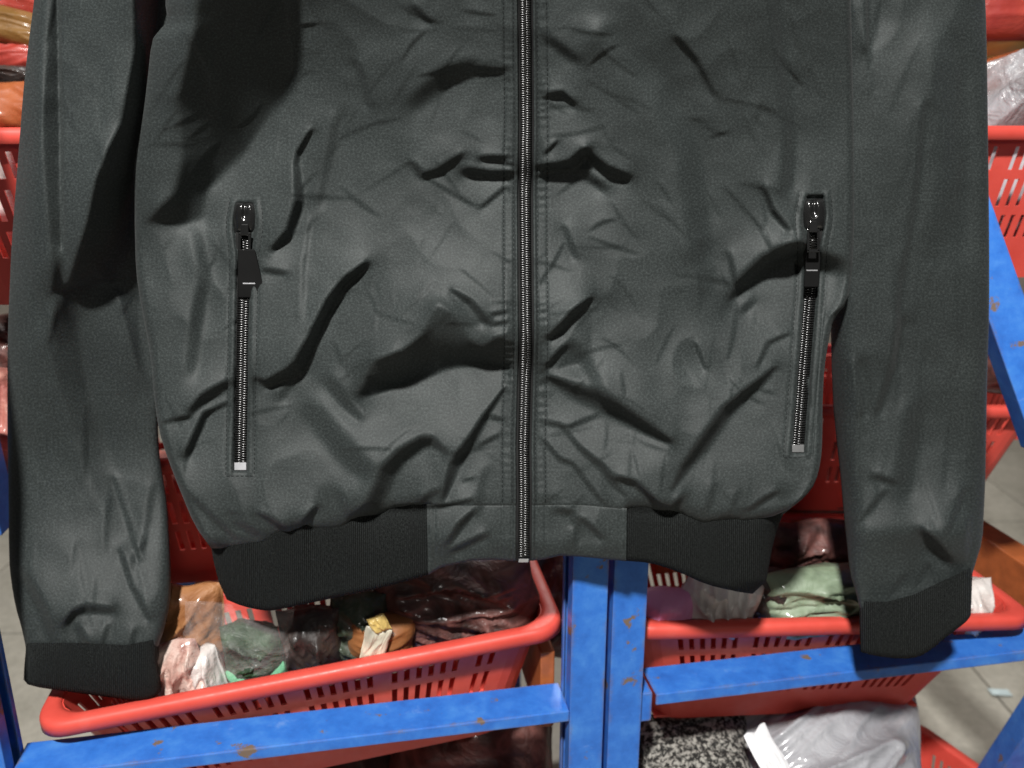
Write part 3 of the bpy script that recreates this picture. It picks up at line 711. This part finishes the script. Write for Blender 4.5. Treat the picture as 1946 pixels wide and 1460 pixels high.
S([(1755, 1012, 9), (1770, 1030, 15), (1800, 1062, 12)], 13, 0.95); S([(1766, 1075), (1776, 1110)], 6, 0.7)
S([(1830, 934), (1803, 1008)], 5, 0.45); S([(1740, 1114), (1762, 1074)], 5, 0.5); S([(1690, 1130), (1720, 1095)], 6, 0.4)
S([(1845, 985), (1840, 1060)], 6, 0.5)
Z.poly([(1605, 1010), (1866, 1010), (1848, 1088), (1640, 1150)], 0.32, (0.2, 1), 20)
for _ in range(70):
    lf_ = RNG.random() < 0.5; x = RNG.uniform(40, 290) if lf_ else RNG.uniform(1620, 1860); y = RNG.uniform(0, 1200 if lf_ else 1090)
    ln = RNG.uniform(50, 170); an = math.pi / 2 + RNG.normal(0, 0.22)
    cx, cy, k = math.cos(an), math.sin(an), RNG.normal(0, 0.12)
    pts = [(x + cx * ln * t - cy * k * ln * t * t, y + cy * ln * t + cx * k * ln * t * t, 2.6 + 3.0 * math.sin(math.pi * (t + 0.5))) for t in (-0.5, -0.2, 0.1, 0.3, 0.5)]
    S(pts, 4, RNG.uniform(0.06, 0.22))
FS = Z.solve(0.3); FS = np.where(FS < 0, -45 * np.tanh(-FS / 45), FS)

# ---- large shape: leans out towards the hem, sides turn away
_yy = np.arange(-400, 1501, 5.0)
_sl = np.interp(_yy, [-400, 120, 380, 620, 850, 935, 1000, 1400], [-0.33, -0.30, -0.06, 0.18, 0.27, 0.15, 0.0, -0.05])
_hh = np.concatenate([[0], np.cumsum((_sl[1:] + _sl[:-1]) * 2.5)]); _hh -= _hh.min()
def base(x, y):
    return np.interp(y, _yy, _hh) - 16 * np.abs((np.asarray(x) - 945) / 690.0) ** 3.2
def poly_x(pts):
    p = np.array(pts, float); return lambda y: np.interp(y, p[:, 1], p[:, 0])
zx = poly_x([(998, -400), (998, 0), (1000, 240), (998, 370), (1000, 640), (998, 720), (995, 850), (996, 930), (995, 1080)])
pkL = poly_x([(466, 380), (462, 560), (456, 900)]); pkR = poly_x([(1549, 370), (1540, 560), (1516, 865)])
_zy = np.arange(-400, 1200, 3.0); _zh = sample(FB, zx(_zy), _zy)
_ker = np.exp(-(np.arange(-20, 21) * 3.0 / 14) ** 2); _ker /= _ker.sum(); _zh = np.convolve(np.pad(_zh, 20, mode='edge'), _ker, 'valid')
def zip_h(y): return base(998, y) + np.interp(y, _zy, _zh)
def sst(a, b, x):
    t = np.clip((x - a) / (b - a), 0, 1); return t * t * (3 - 2 * t)
_pk = RNG.random(400) * 2 * np.pi
def body_h(x, y):
    x, y = np.asarray(x, float), np.asarray(y, float)
    h = sample(FB, x, y)
    r = x - zx(y); ar = np.abs(r)
    w = np.exp(-(ar / 26) ** 4)
    h = h * (1 - w) + np.interp(y, _zy, _zh) * w
    # placket beside the zip
    h = h + 4.0 * np.exp(-((ar - 17.5) / 2.6) ** 2) - 3.2 * np.exp(-((ar - 22.5) / 2.0) ** 2) - 1.9 * np.exp(-((ar - 41) / 2.4) ** 2)
    amp = np.interp(y, [-100, 50, 120, 260, 330, 420, 560, 620, 720, 800, 960, 1080], [0.2, 0.5, 0.8, 0.7, 1.3, 0.3, 0.3, 2.0, 2.0, 0.9, 0.3, 0.4])
    ph = np.where(r > 0, 1.3, 0.0) + 2.6 * np.sin(y / 37.0 + np.where(r > 0, 2.0, 0.0)) + 1.7 * np.sin(y / 19.0 + 2)
    amp = amp * (0.55 + 0.45 * np.sin(y / 29.0 + np.where(r > 0, 1.0, 3.0)))
    h = h + amp * np.sin(y * 2 * np.pi / 15.5 + ph + ar * 0.03) * np.exp(-((ar - 33) / 11) ** 2)
    # zip pockets
    for fx, y0, y1 in ((pkL, 388, 896), (pkR, 374, 862)):
        dx = np.abs(x - fx(y)); my = sst(y0 - 6, y0 + 3, y) * (1 - sst(y1 - 3, y1 + 3, y))
        wide = 13 + 8 * np.exp(-((y - y0 - 40) / 42.0) ** 2)
        my2 = sst(y0 - 14, y0 - 4, y) * (1 - sst(y1 + 4, y1 + 10, y))
        h = h - 12.0 * my * (1 - sst(wide - 2, wide + 2.5, dx)) + 2.2 * my2 * np.exp(-((dx - wide - 6) / 4.5) ** 2)
        h = h - 2.4 * my2 * np.exp(-((dx - wide - 14) / 2.0) ** 2)
    return base(x, y) + h

# ---- patches
def curve(pts, n=None):
    p = np.array(pts, float); s = np.concatenate([[0], np.cumsum(np.hypot(*np.diff(p, axis=0).T))]); s /= s[-1]
    return lambda t: np.stack([np.interp(t, s, p[:, 0]), np.interp(t, s, p[:, 1])], -1)
def smooth_pts(pts, k=2):
    p = np.array(pts, float)
    for _ in range(k):
        q = np.empty((2 * len(p) - 2, 2)); q[0::2] = p[:-1] * 0.75 + p[1:] * 0.25; q[1::2] = p[:-1] * 0.25 + p[1:] * 0.75
        p = np.vstack([p[:1], q, p[-1:]])
    return p
def coons(top, bottom, left, right, u, v):
    T, Bt, Lf, Rg = curve(top)(u), curve(bottom)(u), curve(left)(v), curve(right)(v)
    U, V = u[None, :, None], v[:, None, None]
    c00, c10, c01, c11 = T[0], T[-1], Bt[0], Bt[-1]
    return (1 - V) * T[None] + V * Bt[None] + (1 - U) * Lf[:, None] + U * Rg[:, None] - ((1 - U) * (1 - V) * c00 + U * (1 - V) * c10 + (1 - U) * V * c01 + U * V * c11)
def roll(d, R, depth):
    q = np.clip(1 - d / R, 0, 1); return -depth * (1 - np.sqrt(np.clip(1 - q * q, 0, 1)))
def patch(name, XY, h, mat, parent, back=None):
    nv, nu = XY.shape[:2]
    V3 = P(XY[..., 0], XY[..., 1], h).reshape(-1, 3); uv = XY.reshape(-1, 2) / 1000.0
    fs = grid_faces(nu, nv)
    if back is not None:
        Vb = P(XY[..., 0], XY[..., 1], back).reshape(-1, 3); V3 = np.vstack([V3, Vb]); uv = np.vstack([uv, uv])
        fs = fs + grid_faces(nu, nv, nu * nv, flip=True)
    return mesh_obj(name, V3, fs, mat, parent, True, uv)

jacket = empty('jacket', tuple(P(998, 1062, 80)))
tag(jacket, 'black zip-up nylon bomber jacket with ribbed hem and cuffs, hung in front of the racks', 'jacket')

edgeL = smooth_pts([(340, -300), (322, -120), (313, 0), (319, 40), (300, 61), (288, 77), (279, 164), (269, 233), (256, 301), (254, 342), (256, 428), (258, 514), (267, 576), (288, 685), (291, 740), (301, 816), (318, 870), (342, 932), (370, 1000), (401, 1042)], 1)
edgeR = smooth_pts([(1600, -300), (1614, -100), (1617, 0), (1623, 247), (1624, 411), (1621, 485), (1619, 520), (1611, 576), (1584, 604), (1573, 656), (1566, 704), (1563, 765), (1563, 834), (1560, 878), (1550, 918), (1530, 945), (1500, 968)], 1)
seamL = smooth_pts([(401, 1042), (444, 1043), (505, 1037), (547, 1015), (584, 1004), (622, 1012), (656, 1004), (673, 987), (711, 984), (745, 970), (800, 963), (860, 961), (980, 961)], 1)
seamR = smooth_pts([(1012, 961), (1100, 959), (1183, 968), (1221, 970), (1290, 974), (1310, 989), (1344, 998), (1392, 988), (1413, 994), (1461, 985), (1500, 968)], 1)
yv = np.linspace(-300, 961, 120)
zipL = np.stack([zx(yv) - 15, yv], -1); zipR = np.stack([zx(yv) + 15, yv], -1)
zipL[-1] = seamL[-1]; zipR[0, 0] = zx(-300) + 15; zipR[-1] = seamR[0]
v = np.concatenate([np.linspace(0, 0.21, 20)[:-1], np.linspace(0.21, 1, 350)])
uL = np.concatenate([np.linspace(0, 0.04, 22)[:-1], np.linspace(0.04, 0.915, 215)[:-1], np.linspace(0.915, 1, 44)])
uR = np.concatenate([np.linspace(0, 0.12, 44)[:-1], np.linspace(0.12, 0.95, 185)[:-1], np.linspace(0.95, 1, 24)])
def body_patch(top, bot, lf, rg, u, side):
    XY = coons(top, bot, lf, rg, u, v); x, y = XY[..., 0], XY[..., 1]
    h = body_h(x, y)
    wpx = (XY[:, -1, 0] - XY[:, 0, 0])[:, None]; de = (u[None, :] if side < 0 else 1 - u[None, :]) * wpx
    h = h + roll(de, 16, 34 if side < 0 else 26)
    db = (XY[-1, :, 1][None, :] - y)
    h = h - 0.6 * sample(FB, x, y) * np.exp(-(de / 26.0) ** 2)
    inner = np.clip(sst(805, 830, x) * (1 - sst(1180, 1200, x)), 0, 1)
    h = h + (1 - inner) * (2.6 * np.sin(x / 8.5 + 1.5 * np.sin(x / 41.0)) + 2.0 * np.sin(x / 15.0 + 2 * np.sin(x / 67.0))) * np.exp(-np.clip(db, 0, None) / 24.0)
    dep = 5 + 36 * (1 - np.clip(sst(805, 830, x) * (1 - sst(1180, 1200, x)), 0, 1))
    h = h + roll(db, 28, dep)
    return patch('front_panel', XY, h, NYLON, jacket)
pl = body_patch([(340, -300), (zipL[0, 0], -300)], seamL, edgeL, zipL, uL, -1)
pr = body_patch([(zipR[0, 0], -300), (1600, -300)], seamR, zipR, edgeR, uR, 1)

# ---- ribbed hem
ribbotL = smooth_pts([(431, 1140), (459, 1152), (500, 1161), (526, 1160), (642, 1135), (728, 1117), (803, 1096), (816, 1091)], 1)
ribbotR = smooth_pts([(1188, 1066), (1238, 1070), (1290, 1087), (1341, 1111), (1392, 1123), (1430, 1129)], 1)
uu = np.linspace(0, 1, 150); vv_ = np.linspace(0, 1, 48)
def rib_patch(top, bot, lf, rg, side):
    XY = coons(top, bot, lf, rg, uu, vv_); x, y = XY[..., 0], XY[..., 1]
    w = XY[:, -1, 0] - XY[:, 0, 0]; de = (uu[None, :] if side < 0 else 1 - uu[None, :]) * w[:, None]
    db = XY[-1, :, 1][None, :] - y
    h = base(x, 960) - 24 - 0.10 * (y - 960) + 0.85 * np.minimum(6, sample(FB, x, np.minimum(y, 985))) * np.exp(-np.clip(y - 975, 0, None) / 45.0)
    h = h + 3.0 * np.sin(x / 31.0 + 0.6) * np.exp(-(y - 970) / 40.0) + roll(de, 60, 70) + roll(db, 10, 12)
    return patch('rib_hem', XY, h, RIB, jacket)
rib_patch([(398, 1024), (444, 1026), (505, 1020), (584, 988), (656, 986), (745, 954), (813, 948)], ribbotL,
          [(398, 1024), (407, 1073), (416, 1107), (431, 1140)], [(813, 948), (816, 1091)], -1)
rib_patch([(1189, 946), (1290, 954), (1344, 978), (1392, 968), (1461, 966), (1500, 950)], ribbotR,
          [(1189, 946), (1188, 1066)], [(1500, 950), (1477, 1005), (1468, 1040), (1456, 1105), (1430, 1129)], 1)
# ---- cloth facing at the foot of the zip
def facing(top, bot, lf, rg):
    XY = coons(top, bot, lf, rg, np.linspace(0, 1, 90), np.linspace(0, 1, 60)); x, y = XY[..., 0], XY[..., 1]
    h = body_h(x, y) - 4
    outer = np.minimum(np.abs(x - 814), np.abs(x - 1189))
    h = h + roll(XY[-1, :, 1][None, :] - y, 7, 9) - 1.6 * np.exp(-((outer - 12) / 2.2) ** 2) + 1.5 * np.exp(-((outer - 4) / 4.0) ** 2)
    h = h + 1.4 * np.sin(x / 11.0) * np.exp(-((y - 1055) / 14.0) ** 2) + roll(y - XY[0, :, 1][None, :] + 1, 6, 4)
    return patch('hem_facing', XY, h, NYLON, jacket)
facing([(811, 958), (860, 960), (980, 960)], [(814, 1093), (837, 1079), (892, 1066), (940, 1064), (980, 1067)], [(811, 958), (814, 1093)], [(980, 960), (980, 1067)])
facing([(1011, 960), (1100, 958), (1191, 966)], [(1010, 1066), (1036, 1063), (1063, 1056), (1111, 1059), (1190, 1067)], [(1011, 960), (1010, 1066)], [(1191, 966), (1190, 1067)])
# ---- back of the jacket
XYb = coons([(340, -300), (1600, -300)], [(452, 1130), (526, 1150), (642, 1131), (803, 1092), (892, 1062), (1063, 1054), (1238, 1066), (1341, 1100), (1418, 1112)],
            np.vstack([edgeL, [(412, 1046), (424, 1075), (440, 1110), (452, 1130)]]), np.vstack([edgeR, [(1480, 985), (1462, 1010), (1450, 1040), (1418, 1112)]]), np.linspace(0, 1, 60), np.linspace(0, 1, 60))
ub = np.linspace(0, 1, 60)[None, :]
bx_, by_ = XYb[..., 0], XYb[..., 1]
hb_ = np.minimum(base(bx_, np.minimum(by_, 960)) - 44, body_h(bx_, np.minimum(by_, 960)) - 20) - np.clip(by_ - 930, 0, 60) * 0.9
for _ in range(6):
    hb_ = np.minimum(hb_, (np.roll(hb_, 1, 0) + np.roll(hb_, -1, 0) + np.roll(hb_, 1, 1) + np.roll(hb_, -1, 1)) / 4)
patch('back_panel', XYb, hb_, NYLON, jacket)

# ---- sleeves and cuffs
def sleeve(lf, rg, seam, cuff_top, cuff_bot, cuff_l, cuff_r, b0):
    u = np.linspace(0, 1, 116); u = 0.5 - 0.5 * np.cos(np.pi * u) * (0.55 + 0.45 * np.abs(np.cos(np.pi * u)) ** 0.0); u = (u - u[0]) / (u[-1] - u[0])
    vs = np.concatenate([np.linspace(0, 0.19, 14)[:-1], np.linspace(0.19, 1, 330)])
    XY = coons([lf[0], rg[0]], seam, lf, rg, u, vs); x, y = XY[..., 0], XY[..., 1]
    q = np.abs(2 * u[None, :] - 1)
    tube = 56 * np.sqrt(np.clip(1 - q ** 5.0, 0, 1))
    bs = -52 - 0.14 * y + b0 * sst(820, 1330, y)
    db = XY[-1, :, 1][None, :] - y
    h = bs + tube + sample(FS, x, y) * np.minimum(1, (1 - q ** 6) * 1.15) + roll(db, 20, 16) * (1 - q ** 4)
    sl = patch('sleeve', XY, h, NYLON, jacket, back=bs - 40 * np.sqrt(np.clip(1 - q ** 5.0, 0, 1)))
    u = np.linspace(0, 1, 90); u = 0.5 - 0.5 * np.cos(np.pi * u); vv2 = np.linspace(0, 1, 40)
    XY = coons(cuff_top, cuff_bot, cuff_l, cuff_r, u, vv2); x, y = XY[..., 0], XY[..., 1]
    q = np.abs(2 * u[None, :] - 1); bs = -52 - 0.14 * y + b0 * sst(820, 1330, y)
    db = XY[-1, :, 1][None, :] - y
    rr = np.sqrt(np.clip(1 - q ** 5.0, 0, 1))
    h = bs + 50 * rr + roll(db, 9, 14) * rr - 0.08 * (y - y.min()) + 2.5 * np.sin(x / 19.0) * np.exp(-(vv2[:, None] * 5))
    patch('cuff', XY, h, RIB, sl, back=bs - 30 * rr)
    return sl
sleeve(smooth_pts([(100, -300), (80, -140), (65, 0), (56, 68), (46, 154), (39, 240), (31, 342), (22, 462), (19, 531), (15, 624), (14, 720), (14, 822), (16, 925), (17, 1063), (21, 1104), (29, 1152), (41, 1193), (50, 1234)], 1),
       smooth_pts([(345, -300), (338, -100), (330, 100), (310, 300), (305, 520), (305, 720), (300, 800), (302, 857), (310, 908), (318, 960), (322, 1028), (325, 1090), (324, 1145), (312, 1196), (301, 1228)], 1),
       [(50, 1234), (103, 1236), (154, 1233), (205, 1237), (240, 1240), (301, 1228)],
       [(48, 1222), (154, 1222), (240, 1226), (302, 1214)],
       smooth_pts([(45, 1292), (55, 1304), (137, 1316), (205, 1325), (260, 1333), (291, 1329), (307, 1312)], 1),
       [(48, 1222), (49, 1235), (46, 1268), (45, 1292)], [(302, 1214), (300, 1230), (300, 1261), (305, 1290), (307, 1312)], 250)
sleeve(smooth_pts([(1580, -300), (1580, 0), (1580, 300), (1578, 600), (1582, 760), (1590, 841), (1597, 902), (1602, 960), (1605, 994), (1610, 1039), (1615, 1087), (1627, 1128), (1634, 1156)], 1),
       smooth_pts([(1850, -300), (1866, -120), (1873, 0), (1876, 123), (1878, 288), (1880, 452), (1880, 600), (1876, 714), (1875, 779), (1873, 902), (1870, 971), (1867, 1029), (1854, 1070), (1848, 1091)], 1),
       [(1634, 1156), (1686, 1157), (1737, 1144), (1788, 1120), (1848, 1091)],
       [(1633, 1143), (1686, 1144), (1737, 1130), (1788, 1106), (1849, 1077)],
       smooth_pts([(1635, 1239), (1658, 1246), (1713, 1253), (1747, 1249), (1771, 1234), (1799, 1210), (1836, 1183), (1845, 1170)], 1),
       [(1633, 1143), (1634, 1207), (1635, 1239)], [(1849, 1077), (1848, 1091), (1847, 1121), (1845, 1170)], 165)

# ---- zips
def px_box(name, parent, mat, xs0, xs1, y0, y1, h0, h1, bev=1.0, href=None):
    """box in jacket pixels; xs0/xs1 = (left,right) at top and bottom"""
    hf = href if href is not None else zip_h
    vs = []
    for hh in (h0, h1):
        for yy, (a, b) in ((y0, xs0), (y1, xs1)):
            vs += [P(a, yy, hf(yy) + hh), P(b, yy, hf(yy) + hh)]
    fs = [(0, 1, 3, 2), (4, 6, 7, 5), (0, 4, 5, 1), (2, 3, 7, 6), (0, 2, 6, 4), (1, 5, 7, 3)]
    o = mesh_obj(name, vs, fs, mat, parent, False)
    if bev: bevel(o, bev * PXM, 2)
    return o
def teeth(parent, xf, hf, ya, yb, half, pitch=4.4, r=1.9, dh=0.0):
    vs, fs = [], []; k = 0
    y = ya
    while y < yb:
        s = -1 if k % 2 else 1
        cx = float(xf(y)); h = float(hf(y)) + dh
        for (xa, xb, rr) in ((cx - half if s < 0 else cx - half * 0.28, cx + half * 0.28 if s < 0 else cx + half, r),):
            b0 = len(vs)
            for xx, sc in ((xa, 0.75), (xa + 1.2, 1), (xb - 1.2, 1), (xb, 0.75)):
                for j in range(6):
                    a = j * math.pi / 3
                    vs.append(P(xx, y + rr * sc * math.cos(a) * 1.05, h + rr * sc * math.sin(a) * 1.5))
            for m in range(3):
                for j in range(6): fs.append((b0 + m * 6 + j, b0 + m * 6 + (j + 1) % 6, b0 + (m + 1) * 6 + (j + 1) % 6, b0 + (m + 1) * 6 + j))
            fs.append(tuple(b0 + j for j in range(5, -1, -1))); fs.append(tuple(b0 + 18 + j for j in range(6)))
        y += pitch / 2 * 1.0; k += 1
    o = mesh_obj('teeth', vs, fs, TEETH, parent, True); o['kind'] = 'stuff'
    return o
def tape(parent, xf, hf, ya, yb, half, dh):
    ys = np.linspace(ya, yb, int((yb - ya) / 6) + 2); xs = np.linspace(-half, half, 7)
    XY = np.stack([xf(ys)[:, None] + xs[None], np.broadcast_to(ys[:, None], (len(ys), 7))], -1)
    return patch('tape', XY, hf(ys)[:, None] + dh + 0 * xs[None], TAPE, parent)
mz = mesh_obj('front_zip', *[[], []], TAPE, jacket) if False else None
ys_ = np.linspace(-300, 1066, 230)
def strip_obj(name, xf, hf, ya, yb, half, dh, parent):
    o = tape(parent, xf, hf, ya, yb, half, dh); o.name = name; return o
zobj = strip_obj('front_zip', zx, zip_h, -300, 1066, 19, -4.5, jacket)
teeth(zobj, zx, zip_h, -40, 1060, 10.5, 4.4, 2.0, -1.5)
px_box('zip_stop', zobj, STEEL, (986, 1005), (985, 1004), 1062, 1069, -3, 4, 1.0)
def pocket(xf, ya, yb, slider_y, tabpts, sub):
    hf = lambda yy: body_surface(xf(yy), yy)
    o = strip_obj('pocket_zip', xf, hf, ya + 4, yb - 1, 17, 1.0, jacket)
    teeth(o, xf, hf, slider_y + 40, yb - 16, 11.0, 4.6, 2.0, 3.2)
    c = float(xf(yb)); px_box('zip_stop', o, STEEL if sub == 0 else DULLSTOP, (c - 11, c + 12), (c - 11, c + 12), yb - 17, yb - 2, 1, 6, 1.2, hf)
    # slider: a domed, two-lobed shell
    n, m = 25, 25; a, b = np.meshgrid(np.linspace(-1, 1, n), np.linspace(-1, 1, m))
    wv = 23 * (1 - 0.30 * np.clip(-b, 0, 1) ** 2 - 0.12 * np.clip(b, 0, 1))
    x = xf(slider_y) + a * wv; y = slider_y + b * 29
    h = hf(slider_y) + 3 + 15 * (1 - np.abs(a) ** 2.4) ** 0.6 * (1 - np.abs(b) ** 4) ** 0.5 - 7 * np.exp(-(a / 0.24) ** 2) * sst(0.3, -0.2, b)
    sl = patch('slider', np.stack([x, y], -1), h, GUNMETAL, o)
    cx = float(xf(slider_y + 30))
    px_box('bridge', sl, GUNMETAL, (cx - 7, cx + 7), (cx - 8, cx + 8), slider_y + 12, slider_y + 34, 10, 24, 2.0, lambda yy: hf(slider_y))
    for (x0, x1, y0, y1) in ((-12, -7, 30, 70), (7, 12, 30, 70), (-12, 12, 66, 72), (-12, 12, 28, 33)):
        px_box('pull_ring', sl, GUNMETAL, (cx + x0, cx + x1), (cx + x0, cx + x1), slider_y + y0, slider_y + y1, 12, 16, 1.2, lambda yy: hf(slider_y + 40))
    (t0, t1, ty0), (b0, b1, ty1), (s0, s1, sy) = tabpts
    tab = px_box('pull_tab', sl, PULLTAB, (t0, t1), (b0, b1), ty0, ty1, 12, 18, 2.0, lambda yy: hf(ty0) * 0.5 + hf(ty1) * 0.5)
    px_box('staple', tab, STEEL, (s0, s1), (s0 + 1, s1), sy, sy + 2.4, 17.6, 19.4, 0.5, lambda yy: hf(ty0) * 0.5 + hf(ty1) * 0.5)
    return o
def body_surface(x, y):
    return body_h(x, y)
pocket(pkL, 388, 896, 414, ((452, 484, 474), (452, 506, 566), (461, 485, 538)), 0)
pocket(pkR, 374, 862, 408, ((1533, 1561, 464), (1528, 1556, 546), (1532, 1554, 513)), 1)
# ---- stitching
def stitches(lines):
    vs, fs = [], []
    for pts, ln, gap in lines:
        c = curve(pts); p = np.array(pts, float); tot = np.hypot(*np.diff(p, axis=0).T).sum()
        s = 0.0
        while s + ln < tot:
            a, b = c(s / tot), c((s + ln) / tot); t = (b - a) / (np.hypot(*(b - a)) + 1e-9); n = np.array([-t[1], t[0]]) * 0.9
            ha, hb = float(body_h(*a)), float(body_h(*b)); hm = float(body_h(*((a + b) / 2))); m = (a + b) / 2
            k = len(vs)
            for q, hh in ((a, ha), (m, hm + 0.8), (b, hb)):
                vs += [P(*(q - n), hh + 0.1), P(*q, hh + 1.3), P(*(q + n), hh + 0.1)]
            fs += [(k, k + 1, k + 4, k + 3), (k + 1, k + 2, k + 5, k + 4), (k + 3, k + 4, k + 7, k + 6), (k + 4, k + 5, k + 8, k + 7)]
            s += ln + gap
    o = mesh_obj('stitching', vs, fs, THREAD, jacket, True); o['kind'] = 'stuff'; return o
yl = np.linspace(-60, 955, 60)
lines = [(np.stack([zx(yl) + sx * off, yl], -1), 6.0, 3.0) for sx in (-1, 1) for off in (22.5, 41)]
for fx, y0, y1 in ((pkL, 384, 905), (pkR, 370, 870)):
    yq = np.linspace(y0, y1, 40)
    for sx in (-1, 1):
        wide = 13 + 8 * np.exp(-((yq - y0 - 44) / 42.0) ** 2)
        lines.append((np.stack([fx(yq) + sx * (wide + 14), yq], -1), 6.0, 3.0))
    lines.append(([(float(fx(y1)) - 26, y1), (float(fx(y1)) + 26, y1)], 6.0, 3.0))
stitches(lines)
